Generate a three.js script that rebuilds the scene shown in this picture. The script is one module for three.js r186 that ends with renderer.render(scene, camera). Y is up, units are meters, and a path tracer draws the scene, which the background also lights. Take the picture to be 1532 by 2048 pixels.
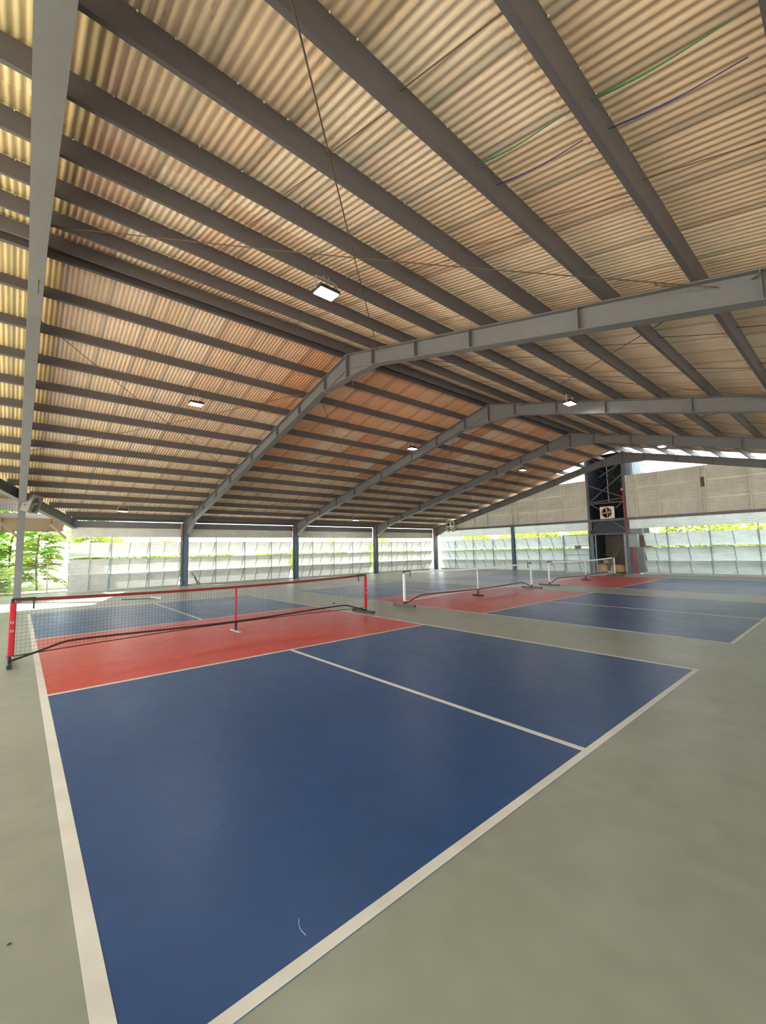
import * as THREE from 'three';
import { mergeGeometries } from 'three/addons/utils/BufferGeometryUtils.js';
import { RoundedBoxGeometry } from 'three/addons/geometries/RoundedBoxGeometry.js';
import { RectAreaLightUniformsLib } from 'three/addons/lights/RectAreaLightUniformsLib.js';

// ---------------------------------------------------------------- camera, sky, sun, exposure
RectAreaLightUniformsLib.init();
const scene = new THREE.Scene();
const renderer = new THREE.WebGLRenderer({ antialias: true });
renderer.toneMapping = THREE.LinearToneMapping;
renderer.toneMappingExposure = 5.9;
renderer.shadowMap.enabled = true;

const camera = new THREE.PerspectiveCamera(2 * Math.atan(1024 / 840.65) * 180 / Math.PI, 1532 / 2048, 0.05, 400);
{
  const yaw = 0.7138, pitch = 0.0898, roll = -0.0199;
  const F = new THREE.Vector3(Math.sin(yaw) * Math.cos(pitch), Math.sin(pitch), -Math.cos(yaw) * Math.cos(pitch));
  const R = new THREE.Vector3(Math.cos(yaw), 0, Math.sin(yaw));
  const U = new THREE.Vector3().crossVectors(R, F);
  const R2 = R.clone().multiplyScalar(Math.cos(roll)).addScaledVector(U, Math.sin(roll));
  const U2 = R.clone().multiplyScalar(-Math.sin(roll)).addScaledVector(U, Math.cos(roll));
  camera.position.set(-0.2436, 1.5329, 8.1922);
  camera.quaternion.setFromRotationMatrix(new THREE.Matrix4().makeBasis(R2, U2, F.clone().negate()));
  camera.updateMatrixWorld(true);
}

scene.background = new THREE.Color().setRGB(0.86, 0.94, 1.0);
scene.backgroundIntensity = 1.0;

const sun = new THREE.DirectionalLight(new THREE.Color().setRGB(1.0, 0.96, 0.9), 3.9);
sun.position.set(-14, 34, -26);
sun.target.position.set(8, 0, -4);
sun.castShadow = true;
sun.shadow.mapSize.set(4096, 4096);
Object.assign(sun.shadow.camera, { left: -45, right: 45, top: 45, bottom: -45, near: 1, far: 120 });
sun.shadow.radius = 2;
scene.add(sun, sun.target);

// ---------------------------------------------------------------- helpers
let seed = 12345;
const rnd = () => { seed = (seed * 1664525 + 1013904223) >>> 0; return seed / 4294967296; };
const rr = (a, b) => a + (b - a) * rnd();
const V = (x, y, z) => new THREE.Vector3(x, y, z);
const taken = new Map();
function numbered(name) {
  const n = taken.get(name) ?? 0; taken.set(name, n + 1);
  return n ? name + '_' + String(n).padStart(3, '0') : name;
}
function shade(o) { o.castShadow = true; o.receiveShadow = true; return o; }
function part(name, geo, mat, parent, kind) {
  const m = shade(new THREE.Mesh(Array.isArray(geo) ? mergeGeometries(geo.map(plain)) : geo, mat));
  m.name = name; parent.add(m);
  if (kind) m.userData.kind = kind;
  return m;
}
function plain(g) {                                   // same attribute set everywhere so that pieces of one part can be joined
  let q = g.index ? g.toNonIndexed() : g;
  for (const k of Object.keys(q.attributes)) if (!['position', 'normal', 'uv', 'color'].includes(k)) q.deleteAttribute(k);
  if (!q.attributes.normal) q.computeVertexNormals();
  if (!q.attributes.uv) q.setAttribute('uv', new THREE.BufferAttribute(new Float32Array(q.attributes.position.count * 2), 2));
  return q;
}
function thing(name, label, category, [x, y, z] = [0, 0, 0], turn = 0, group) {
  const o = new THREE.Group(); o.name = numbered(name); scene.add(o);
  o.position.set(x, y, z); o.rotation.y = turn; o.userData = { label, category };
  if (group) o.userData.group = group;
  return o;
}
function struct(name, label, category, [x, y, z] = [0, 0, 0], turn = 0) {
  const o = thing(name, label, category, [x, y, z], turn); o.userData.kind = 'structure'; return o;
}
function single(name, geo, mat, label, category, group, kind) {
  const m = shade(new THREE.Mesh(Array.isArray(geo) ? mergeGeometries(geo.map(plain)) : geo, mat));
  m.name = numbered(name); m.userData = { label, category };
  if (group) m.userData.group = group;
  if (kind) m.userData.kind = kind;
  scene.add(m); return m;
}
const box = (w, h, d, x = 0, y = 0, z = 0) => new THREE.BoxGeometry(w, h, d).translate(x, y, z);
const rbox = (w, h, d, r, x = 0, y = 0, z = 0) => new RoundedBoxGeometry(w, h, d, 2, r).translate(x, y, z);
// box uv in metres
function mbox(w, h, d, x = 0, y = 0, z = 0) {
  const g = box(w, h, d, x, y, z), p = g.attributes.position, n = g.attributes.normal, uv = g.attributes.uv;
  for (let i = 0; i < p.count; i++) {
    const ax = Math.abs(n.getX(i)), ay = Math.abs(n.getY(i));
    if (ay > 0.5) uv.setXY(i, p.getX(i), p.getZ(i)); else if (ax > 0.5) uv.setXY(i, p.getZ(i), p.getY(i)); else uv.setXY(i, p.getX(i), p.getY(i));
  }
  return g;
}
// bar from a to b, w across (side), h along 'up'
function bar(a, b, w, h, up = V(0, 1, 0)) {
  const d = b.clone().sub(a), L = d.length(); d.normalize();
  let s = new THREE.Vector3().crossVectors(up, d);
  if (s.lengthSq() < 1e-6) s = new THREE.Vector3().crossVectors(V(1, 0, 0), d);
  s.normalize(); const u = new THREE.Vector3().crossVectors(d, s);
  const g = mbox(w, h, L);
  g.applyMatrix4(new THREE.Matrix4().makeBasis(s, u, d).setPosition(a.clone().add(b).multiplyScalar(0.5)));
  return g;
}
function rod(a, b, r, n = 6) {
  const d = b.clone().sub(a), L = d.length(); d.normalize();
  const g = new THREE.CylinderGeometry(r, r, L, n, 1);
  g.applyQuaternion(new THREE.Quaternion().setFromUnitVectors(V(0, 1, 0), d));
  const m = a.clone().add(b).multiplyScalar(0.5); g.translate(m.x, m.y, m.z); return g;
}
const tube = (pts, r, n = 24, k = 6) => new THREE.TubeGeometry(new THREE.CatmullRomCurve3(pts), n, r, k, false);
// flat plate in the (z,y) plane with thickness along x
function plateZY(pts, t, x = 0) {
  const s = new THREE.Shape(pts.map(([z, y]) => new THREE.Vector2(z, y)));
  const g = new THREE.ExtrudeGeometry(s, { depth: t, bevelEnabled: false });
  // shape x -> world z, shape y -> world y, depth -> world -x
  g.applyMatrix4(new THREE.Matrix4().makeBasis(V(0, 0, 1), V(0, 1, 0), V(-1, 0, 0)).setPosition(x + t / 2, 0, 0));
  return g;
}
// corrugated sheet: waves across local x (0..w), ribs running along local z (0..l), height in y; clip(x) gives the far end per x
function corrugated(w, l, pitch, amp, seg = 6, clip = null, rows = 1) {
  const n = Math.max(2, Math.round(w / pitch * seg)), pos = [], uv = [], idx = [];
  for (let i = 0; i <= n; i++) {
    const x = w * i / n, y = amp * Math.cos(2 * Math.PI * x / pitch), L = clip ? clip(x) : l;
    for (let j = 0; j <= rows; j++) { const z = L * j / rows; pos.push(x, y, z); uv.push(x, z); }
  }
  for (let i = 0; i < n; i++) for (let j = 0; j < rows; j++) {
    const a = i * (rows + 1) + j, b = a + rows + 1;
    idx.push(a, a + 1, b, b, a + 1, b + 1);
  }
  const g = new THREE.BufferGeometry();
  g.setAttribute('position', new THREE.Float32BufferAttribute(pos, 3));
  g.setAttribute('uv', new THREE.Float32BufferAttribute(uv, 2));
  g.setIndex(idx); g.computeVertexNormals(); return g;
}

// ---------------------------------------------------------------- textures (grain, mottling, stains)
function lattice(n, s) { const a = new Float32Array(n * n); let q = s >>> 0; for (let i = 0; i < a.length; i++) { q = (q * 1664525 + 1013904223) >>> 0; a[i] = q / 4294967296; } return a; }
function tileNoise(size, cellsX, cellsY, s) {
  const n = 64, L = lattice(n, s), out = new Float32Array(size * size), sm = (t) => t * t * (3 - 2 * t);
  for (let y = 0; y < size; y++) for (let x = 0; x < size; x++) {
    const fx = x / size * cellsX, fy = y / size * cellsY, x0 = Math.floor(fx), y0 = Math.floor(fy), tx = sm(fx - x0), ty = sm(fy - y0);
    const at = (i, j) => L[((j % cellsY + cellsY) % cellsY % n) * n + ((i % cellsX + cellsX) % cellsX % n)];
    out[y * size + x] = (at(x0, y0) * (1 - tx) + at(x0 + 1, y0) * tx) * (1 - ty) + (at(x0, y0 + 1) * (1 - tx) + at(x0 + 1, y0 + 1) * tx) * ty;
  }
  return out;
}
function layers(size, list, s) {
  const out = new Float32Array(size * size); let tot = 0;
  list.forEach(([cx, cy, a], k) => { const t = tileNoise(size, cx, cy, s + k * 977); for (let i = 0; i < out.length; i++) out[i] += a * t[i]; tot += a; });
  for (let i = 0; i < out.length; i++) out[i] /= tot;
  return out;
}
function tex(size, fn, srgb) {
  const d = new Uint8Array(size * size * 4);
  for (let i = 0; i < size * size; i++) { const c = fn(i, i % size, Math.floor(i / size)); d[i * 4] = c[0]; d[i * 4 + 1] = c[1]; d[i * 4 + 2] = c[2]; d[i * 4 + 3] = 255; }
  const t = new THREE.DataTexture(d, size, size); t.magFilter = THREE.LinearFilter; t.minFilter = THREE.LinearMipmapLinearFilter; t.generateMipmaps = true;
  t.wrapS = t.wrapT = THREE.RepeatWrapping; if (srgb) t.colorSpace = THREE.SRGBColorSpace; t.needsUpdate = true; return t;
}
const c8 = (v) => Math.max(0, Math.min(255, Math.round(v)));
const N1 = layers(512, [[4, 4, 1], [9, 9, 0.8], [23, 23, 0.5], [61, 61, 0.35]], 11);
const N2 = layers(512, [[6, 3, 1], [14, 8, 0.8], [40, 30, 0.5]], 77);
const NF = layers(512, [[64, 64, 1], [37, 37, 0.6]], 5);
const paintMap = tex(512, (i) => { const v = 255 * (0.92 + 0.13 * (N1[i] * 1.3 + NF[i] * 0.5 - 0.5)); return [c8(v), c8(v), c8(v)]; }, true);
paintMap.repeat.set(1 / 6, 1 / 6);
const paintRough = tex(512, (i) => { const v = 255 * (0.62 + 0.16 * (N2[i] - 0.5) + 0.12 * (NF[i] - 0.5)); return [c8(v), c8(v), c8(v)]; });
paintRough.repeat.set(1 / 5, 1 / 5);
const paintBump = tex(512, (i) => { const v = 255 * (0.6 * N1[i] + 0.4 * NF[i]); return [c8(v), c8(v), c8(v)]; });
paintBump.repeat.set(1 / 3, 1 / 3);
const steelMap = tex(256, (i, x, y) => { const k = (y * 2) * 512 + x * 2; const v = 255 * (0.95 + 0.07 * (N1[k] - 0.5) + 0.04 * (NF[k] - 0.5)); return [c8(v), c8(v), c8(v * 0.995)]; }, true);
steelMap.repeat.set(0.5, 0.5);
// roof sheet: 0.71 m wide, streaks of dust and mould down the slope, a browner line on each rib, grey lap band along one edge
function sheetTex(s, mould) {
  const S = 512, st = layers(S, [[60, 3, 1], [120, 6, 0.7], [30, 2, 0.6]], s), bl = layers(S, [[8, 12, 1], [22, 30, 0.8], [64, 64, 0.5]], s + 5);
  const pitch = 1 / 9;
  return tex(S, (i, x, y) => {
    const u = x / S, w = 0.5 + 0.5 * Math.cos(2 * Math.PI * u / pitch);       // darker, browner line along each rib
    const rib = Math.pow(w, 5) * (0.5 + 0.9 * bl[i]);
    let r = 250, g = 248, b = 242;
    const k = 0.97 + 0.16 * (st[i] - 0.5) + 0.14 * (bl[i] - 0.5);
    r *= k; g *= k; b *= k;
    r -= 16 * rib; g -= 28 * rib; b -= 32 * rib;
    if (u > 0.84) { const m = Math.min(1, (u - 0.84) * 22) * (0.35 + 0.8 * bl[i]) * mould; r += (178 - r) * m * 0.75; g += (184 - g) * m * 0.75; b += (184 - b) * m * 0.75; }
    if (bl[i] > 0.74) { const q = (bl[i] - 0.74) * 3; r -= 90 * q; g -= 84 * q; b -= 70 * q; }
    return [c8(r), c8(g), c8(b)];
  }, true);
}
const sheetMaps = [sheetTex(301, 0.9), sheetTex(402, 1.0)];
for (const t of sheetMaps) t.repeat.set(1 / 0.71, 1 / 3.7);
const whiteMap = tex(512, (i) => { const k = 0.92 + 0.12 * (N2[i] - 0.5) + 0.06 * (NF[i] - 0.5); return [c8(248 * k), c8(247 * k), c8(243 * k)]; }, true);
whiteMap.repeat.set(0.5, 0.5);

// ---------------------------------------------------------------- materials
const std = (o) => new THREE.MeshStandardMaterial(o);
const M = {
  floor: std({ color: '#979b8a', map: paintMap, roughness: 0.62, roughnessMap: paintRough, bumpMap: paintBump, bumpScale: 0.0012 }),
  blue: std({ color: '#264d7e', map: paintMap, roughness: 0.6, roughnessMap: paintRough, bumpMap: paintBump, bumpScale: 0.0009 }),
  red: std({ color: '#c7433a', map: paintMap, roughness: 0.62, roughnessMap: paintRough, bumpMap: paintBump, bumpScale: 0.0009 }),
  line: std({ color: '#dcd8cc', map: paintMap, roughness: 0.6 }),
  steel: std({ color: '#706e70', map: steelMap, roughness: 0.5, metalness: 0.0 }),
  purlin: std({ color: '#625b5e', map: steelMap, roughness: 0.6 }),
  column: std({ color: '#64798a', map: steelMap, roughness: 0.5 }),
  bolt: std({ color: '#b9b6ae', roughness: 0.4, metalness: 0.6 }),
  cable: std({ color: '#5a4a3c', roughness: 0.7 }),
  louver: new THREE.MeshPhysicalMaterial({ color: '#f4f4f0', map: whiteMap, roughness: 1, transmission: 0.07, thickness: 0, side: THREE.DoubleSide }),
  louverBlue: new THREE.MeshPhysicalMaterial({ color: '#e6eef0', map: whiteMap, roughness: 1, transmission: 0.22, thickness: 0, side: THREE.DoubleSide }),
  panel: std({ color: '#f3eee4', map: whiteMap, roughness: 0.65, side: THREE.DoubleSide }),
  fascia: std({ color: '#e9e7e0', map: whiteMap, roughness: 0.55, side: THREE.DoubleSide }),
  post: std({ color: '#9aa9ac', roughness: 0.5 }),
  dark: std({ color: '#2d2d31', roughness: 0.7, side: THREE.DoubleSide }),
  darkBlue: std({ color: '#3b4252', roughness: 0.6, side: THREE.DoubleSide }),
  black: std({ color: '#161617', roughness: 0.5 }),
  netRed: std({ color: '#b3202c', roughness: 0.7 }),
  tapeRed: std({ color: '#7c1a1e', roughness: 0.75 }),
  netWhite: std({ color: '#ecebe8', roughness: 0.7 }),
  cordDark: std({ color: '#3c4142', roughness: 0.8 }),
  cordLight: std({ color: '#c9cac6', roughness: 0.8 }),
  silver: std({ color: '#b9bbbc', roughness: 0.35, metalness: 0.7 }),
  pipeLow: std({ color: '#7d6f68', roughness: 0.5 }),
  pipe: std({ color: '#a5664a', roughness: 0.5 }),
  redPipe: std({ color: '#a63f3b', roughness: 0.5 }),
  cabinet: std({ color: '#9ca6a6', roughness: 0.45 }),
  wood: std({ color: '#9a7650', roughness: 0.85 }),
  rustWood: std({ color: '#6e5a4b', roughness: 0.9 }),
  sack: std({ color: '#c0a06c', roughness: 0.95 }),
  concrete: std({ color: '#cfcac0', map: paintMap, roughness: 0.9 }),
  ground: std({ color: '#c9c1ab', roughness: 1 }),
  fence: std({ color: '#a9a39c', roughness: 0.6 }),
  rust: std({ color: '#7c3a34', roughness: 0.8 }),
  bark: std({ color: '#7d6a55', roughness: 0.95 }),
  tarp: std({ color: '#c5d9ea', roughness: 0.7, side: THREE.DoubleSide }),
  greenWire: std({ color: '#3f7a46', roughness: 0.6 }),
  purpleWire: std({ color: '#443f78', roughness: 0.6 }),
  lamp: std({ color: '#ffffff', emissive: '#fff7e8', emissiveIntensity: 4.0, roughness: 0.4 }),
  leaf: new THREE.MeshPhysicalMaterial({ color: '#ffffff', vertexColors: true, roughness: 0.9, transmission: 0.4, thickness: 0, side: THREE.DoubleSide }),
};
const sheetTint = {
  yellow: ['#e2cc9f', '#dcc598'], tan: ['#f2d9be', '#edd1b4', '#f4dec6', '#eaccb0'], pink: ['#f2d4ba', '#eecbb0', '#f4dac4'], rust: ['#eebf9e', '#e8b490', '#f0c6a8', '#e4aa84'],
};
const sheetMats = {};
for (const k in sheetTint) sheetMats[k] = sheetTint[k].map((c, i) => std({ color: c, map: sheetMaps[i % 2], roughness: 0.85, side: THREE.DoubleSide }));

// ---------------------------------------------------------------- building numbers
const ZR = -0.15, SL = 0.25, APEX = 6.5, TH = Math.atan(SL), COS = Math.cos(TH);
const steelTop = (z) => APEX - SL * Math.abs(z - ZR);
const SHEET_Y = APEX + 0.205 / COS + 0.012;
const XL = -6.3, XR = 25.1;
const FRAMES = [-6.3, -0.22, 5.92, 11.96, 18.0, 24.0];
// chamfered open corner: the roof ends on a line from (1.33,-13.66) to (-0.85,-9.95)
const diagX = (z) => 1.33 + (z + 13.66) * (-0.85 - 1.33) / (13.66 - 9.95);

// ---------------------------------------------------------------- floor and ground
{
  const fl = struct('floor', 'grey-green painted concrete floor around the courts', 'floor');
  part('slab', mbox(31.8, 0.25, 29, 9.4, -0.125, -0.25), M.floor, fl);
  const gr = struct('ground', 'bare pale earth around the hall', 'ground');
  const g = new THREE.PlaneGeometry(260, 260, 1, 1).rotateX(-Math.PI / 2).translate(9, -0.12, 0);
  part('earth', g, M.ground, gr);
  const ap = struct('trim_1', 'pale concrete apron outside the far wall', 'apron');
  part('apron_slab', mbox(31.4, 0.12, 2.6, 9.2, -0.09, -16.05), M.concrete, ap);
}

// ---------------------------------------------------------------- steel portal frames
function makeFrame(x, label, zFar = -13.55) {
  const f = thing('portal_frame', label, 'steel frame', [x, 0, 0], 0, 'steel portal frames carrying the roof');
  const zNear = 13.25, dv = 0.36;
  const rafters = [[-1, zFar], [1, zNear]];
  for (const [s, ze] of rafters) {
    const yT0 = APEX, yT1 = steelTop(ze);
    const pt = (z, off) => [z, steelTop(z) - off];
    const kneeIn = ze - s * 1.3, ridgeIn = ZR + s * 1.15, mid = ZR + s * 0.006;
    // web with haunches at knee and ridge
    const web = plateZY([[mid, yT0], [ze, yT1], [ze, yT1 - 0.7], pt(kneeIn, dv), pt(ridgeIn, dv), [mid, yT0 - 0.62]], 0.012);
    const r = part('rafter_web', web, M.steel, f);
    const up = V(0, 1, 0), P = (z, off) => V(0, steelTop(z) - off, z);
    part('top_flange', [bar(P(mid, 0.008), P(ze, 0.008), 0.2, 0.016, up)], M.steel, f);
    part('bottom_flange', [bar(P(ridgeIn - s * 0.02, dv), P(kneeIn, dv), 0.2, 0.016, up), bar(V(0, yT0 - 0.62, mid), P(ridgeIn, dv), 0.2, 0.016, up), bar(P(kneeIn, dv), V(0, yT1 - 0.7, ze), 0.2, 0.016, up)], M.steel, f);
    part('haunch_rib', [bar(P(mid, 0.36), P(ridgeIn, dv), 0.07, 0.012, up)], M.steel, r);
    part('haunch_rib', [bar(P(kneeIn, dv), P(ze, 0.36), 0.07, 0.012, up)], M.steel, r);
    for (const d of [1.02, 2.42, 3.82, 5.78, 7.78, 9.3, 10.9, 12.2]) {
      const z = ZR + s * d; if (Math.abs(z) > Math.abs(ze) - 0.4) continue;
      const h = dv - 0.02;
      for (const q of [-1, 1]) part('stiffener', mbox(0.088, h, 0.012, q * 0.05, steelTop(z) - dv / 2, z), M.steel, f);
    }
    // column
    const cz = ze + s * 0.15;
    const col = part('column', [mbox(0.012, yT1 - 0.02, 0.28, 0, (yT1 - 0.02) / 2, cz), mbox(0.2, yT1 - 0.7, 0.014, 0, (yT1 - 0.7) / 2, cz - s * 0.145), mbox(0.2, yT1 - 0.02, 0.014, 0, (yT1 - 0.02) / 2, cz + s * 0.145), mbox(0.2, 0.012, 0.3, 0, yT1 - 0.02, cz)], s < 0 && x < 0 ? M.steel : M.column, f);
    part('base_plate', [box(0.28, 0.02, 0.4, 0, 0.012, cz)], M.column, col);
    part('knee_plate', [mbox(0.2, 0.72, 0.02, 0, yT1 - 0.37, ze), ...[0.1, 0.22, 0.34, 0.46, 0.58].flatMap((d) => [-0.06, 0.06].map((q) => box(0.03, 0.03, 0.05, q, yT1 - d, ze - s * 0.02)))], M.steel, f);
  }
  part('hook', tube([V(0.02, APEX - 0.63, ZR + 0.02), V(0.03, APEX - 0.64, ZR + 0.1), V(0.03, APEX - 0.7, ZR + 0.12), V(0.03, APEX - 0.86, ZR + 0.12)], 0.008, 12, 5), M.purlin, f);
  part('ridge_plate', [mbox(0.2, 0.64, 0.03, 0, APEX - 0.31, ZR), ...[0.08, 0.19, 0.3, 0.41, 0.52].flatMap((d) => [-0.06, 0.06].map((q) => box(0.03, 0.03, 0.085, q, APEX - d, ZR)))], M.steel, f);
  return f;
}
makeFrame(FRAMES[0], 'grey steel frame at the open end left of the camera');
makeFrame(FRAMES[1], 'grey steel frame overhead seen as an upright strip beside the left edge', -10.55);
makeFrame(FRAMES[2], 'nearest wide grey portal frame, arching over the first net');
makeFrame(FRAMES[3], 'second grey portal frame, arching over the second court');
makeFrame(FRAMES[4], 'third grey portal frame, just before the gable wall frame');
makeFrame(FRAMES[5], 'farthest grey portal frame, standing against the gable wall');

// diagonal beam at the open corner
{
  const d = thing('corner_beam', 'grey diagonal steel beam from the first column down to the far wall', 'beam');
  const a = V(1.5, 0, -13.9), b = V(-1.35, 0, -9.05); a.y = steelTop(a.z) - 0.02; b.y = steelTop(b.z) - 0.02;
  const lo = (p, k) => p.clone().setY(p.y - k), up = V(0, 1, 0);
  part('web', [bar(lo(a, 0.17), lo(b, 0.17), 0.012, 0.34, up)], M.steel, d);
  part('flange', [bar(lo(a, 0.008), lo(b, 0.008), 0.2, 0.016, up)], M.steel, d);
  part('flange', [bar(lo(a, 0.34), lo(b, 0.34), 0.2, 0.016, up)], M.steel, d);
}

// ---------------------------------------------------------------- roof: sheets and purlins
const purlinD = [0.14]; for (let k = 0; k < 13; k++) purlinD.push(1.07 + 1.02 * k);
purlinD.push(13.74);
const fast = new THREE.OctahedronGeometry(0.011, 0);
const shortSkip = (x0, r, s) => x0 > 24.9 || (r < (s < 0 ? 1 : 2) && x0 > 24.1);
function makeRoof(s) {
  const roof = struct('ceiling', s < 0 ? 'corrugated tan and terracotta roof sheets of the far slope on dark purlins' : 'corrugated beige roof sheets of the near slope on dark purlins', 'roof');
  const LEN = s < 0 ? 14.25 : 13.95, rows = 4, W = 0.71, step = LEN / rows;
  const slopeLen = (d) => d / COS;
  const base = new THREE.Group();
  // basis: local x -> world x, local z -> downslope, local y -> outward normal
  const down = V(0, -Math.sin(TH), s * Math.cos(TH)), nrm = V(0, Math.cos(TH), s * Math.sin(TH));
  const basis = new THREE.Matrix4().makeBasis(s > 0 ? V(1, 0, 0) : V(-1, 0, 0), nrm, down);
  const geos = [];
  for (let r = 0; r < rows; r++) geos.push(corrugated(W + 0.05, slopeLen(step) + 0.12, W / 9, 0.0065, 6));
  const cols = Math.ceil((XR - XL) / W);
  for (let c = 0; c < cols; c++) for (let r = 0; r < rows; r++) {
    const x0 = XL + c * W; let x1 = x0 + W + 0.05;
    const d0 = r * step + 0.03;
        if (shortSkip(x0, r, s)) continue;
    let g = geos[r]; const shortEnd = r < (s < 0 ? 1 : 2) && x0 > 23.15;           // the sheets stop short of the gable frame near the ridge
    if (shortEnd) { x1 = x0 + 0.3; g = corrugated(0.3, slopeLen(step) + 0.12, W / 9, 0.0065, 6); }
    const z0 = ZR + s * d0;
    if (s < 0) {
      if (x1 < 1.75 && r >= 2) {
        // end of each rib on the diagonal
        const L0 = slopeLen(step) + 0.12;
        const clip = (lx) => { const x = x1 - lx; const zEnd = x < -1.1 ? -10.5 : -10.5 + (x + 1.1) * (-13.66 + 9.95) / (1.33 + 0.85); return Math.max(0, Math.min(L0, slopeLen(z0 - zEnd))); };
        if (clip(0) <= 0.02 && clip(W) <= 0.02) continue;
        g = corrugated(W + 0.05, L0, W / 9, 0.0065, 6, clip);
      }
    }
    let kind = 'tan'; const v = rnd();
    const xm = x0 + W / 2;
    if (s < 0) {
      if (xm < 0) kind = 'yellow';
      else if (xm < 2.3) kind = v < 0.6 ? 'pink' : 'tan';
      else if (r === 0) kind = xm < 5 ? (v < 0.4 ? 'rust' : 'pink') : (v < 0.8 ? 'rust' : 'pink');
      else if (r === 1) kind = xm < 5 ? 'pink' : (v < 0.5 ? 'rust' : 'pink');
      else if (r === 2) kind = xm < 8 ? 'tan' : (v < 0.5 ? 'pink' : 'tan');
    } else if (xm < 0) kind = 'yellow'; else kind = v < 0.12 ? 'pink' : 'tan';
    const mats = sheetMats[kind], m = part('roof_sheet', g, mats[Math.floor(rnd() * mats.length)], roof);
    m.matrixAutoUpdate = true;
    m.quaternion.setFromRotationMatrix(basis);
    const p = V(s > 0 ? x0 : x1, SHEET_Y - SL * d0, z0).addScaledVector(nrm, (c % 2) * 0.004 + (rows - r) * 0.004);
    m.position.copy(p);
  }
  // purlins
  purlinD.forEach((d, i) => {
    const z = ZR + s * d; let xa = XL;
    if (s < 0 && z < -9.95) xa = diagX(z) - 0.05;
    const L = XR - xa - 0.15, cx = xa + L / 2, web = s < 0 ? 0.028 : 0.028;
    const g = [mbox(L, 0.2, 0.008, 0, 0.1, web), mbox(L, 0.008, 0.062, 0, 0.004, 0), mbox(L, 0.008, 0.062, 0, 0.196, 0), mbox(L, 0.022, 0.006, 0, 0.013, -0.03)];
    const m = part('purlin', g, M.purlin, roof);
    m.rotation.x = s > 0 ? TH : -TH; m.position.set(cx, APEX - SL * d, z);
    const dots = [];
    for (let x = -L / 2 + 0.15; x < L / 2; x += 0.2367) if (rnd() < 0.75) dots.push(fast.clone().translate(x + rr(-0.02, 0.02), 0.193, web + 0.012));
    part('fastener', dots, M.bolt, m, 'stuff');
  });
  // sag rods tying the purlins
  const rods = [];
  for (let b = 1; b < 5; b++) for (const q of [1 / 3, 2 / 3]) {
    const x = FRAMES[b] + (FRAMES[b + 1] - FRAMES[b]) * q + 0.02;
    for (let i = 0; i < purlinD.length - 1; i++) {
      const a = ZR + s * purlinD[i], e = ZR + s * purlinD[i + 1];
      part('sag_rod', rod(V(x, steelTop(a) + 0.15, a), V(x, steelTop(e) + 0.06, e), 0.006, 5), M.cable, roof);
    }
  }
  return roof;
}
const roofFar = makeRoof(-1);
const roofNear = makeRoof(1);
part('ridge_cap', [bar(V(XL, SHEET_Y + 0.06, ZR), V(XR - 1, SHEET_Y + 0.06, ZR), 0.3, 0.012), bar(V(XL, SHEET_Y + 0.01, ZR - 0.2), V(XR - 1, SHEET_Y + 0.01, ZR - 0.2), 0.16, 0.012), bar(V(XL, SHEET_Y + 0.01, ZR + 0.2), V(XR - 1, SHEET_Y + 0.01, ZR + 0.2), 0.16, 0.012)], M.purlin, roofFar);

// ---------------------------------------------------------------- louvred walls
const TILT = 0.52, LOUVER_TOP = [2.12, 1.395, 0.72], LOUVER_LEN = [0.765, 0.84, 0.82];
const louverGeoCache = new Map();
function louverGeo(w, LV) {
  const k = w.toFixed(2) + '/' + LV;
  if (!louverGeoCache.has(k)) louverGeoCache.set(k, corrugated(LV, w, 0.088, 0.011, 5));
  return louverGeoCache.get(k);
}
const louverBasis = new THREE.Matrix4().makeBasis(V(0, -Math.cos(TILT), -Math.sin(TILT)), V(0, -Math.sin(TILT), Math.cos(TILT)), V(-1, 0, 0));
function louver(wall, u0, u1, row, mat) {
  const w = u1 - u0 + 0.02, LV = LOUVER_LEN[row], yTop = LOUVER_TOP[row];
  const m = part('louver_panel', louverGeo(w, LV), mat, wall);
  m.quaternion.setFromRotationMatrix(louverBasis); m.position.set(u1 + 0.01, yTop + rr(-0.012, 0.012), -0.02 - rr(0, 0.012));
  const ribs = [];
  for (const q of [0.06, w * 0.52]) ribs.push(box(LV, 0.028, 0.022, LV / 2, 0.024, q), box(0.03, 0.05, 0.03, LV * 0.62, 0.04, q));
  part('support_arm', ribs, M.post, m);
}
function louverRun(wall, posts, opts = {}) {
  const { mat = M.louver, first = true, last = true } = opts;
  posts.forEach((u, i) => {
    if ((i > 0 || first) && (i < posts.length - 1 || last)) part('wall_post', mbox(0.035, 2.4, 0.04, u, 1.2, 0.01), M.post, wall);
    if (i) for (let r = 0; r < 3; r++) louver(wall, posts[i - 1], u, r, mat);
  });
}
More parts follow.
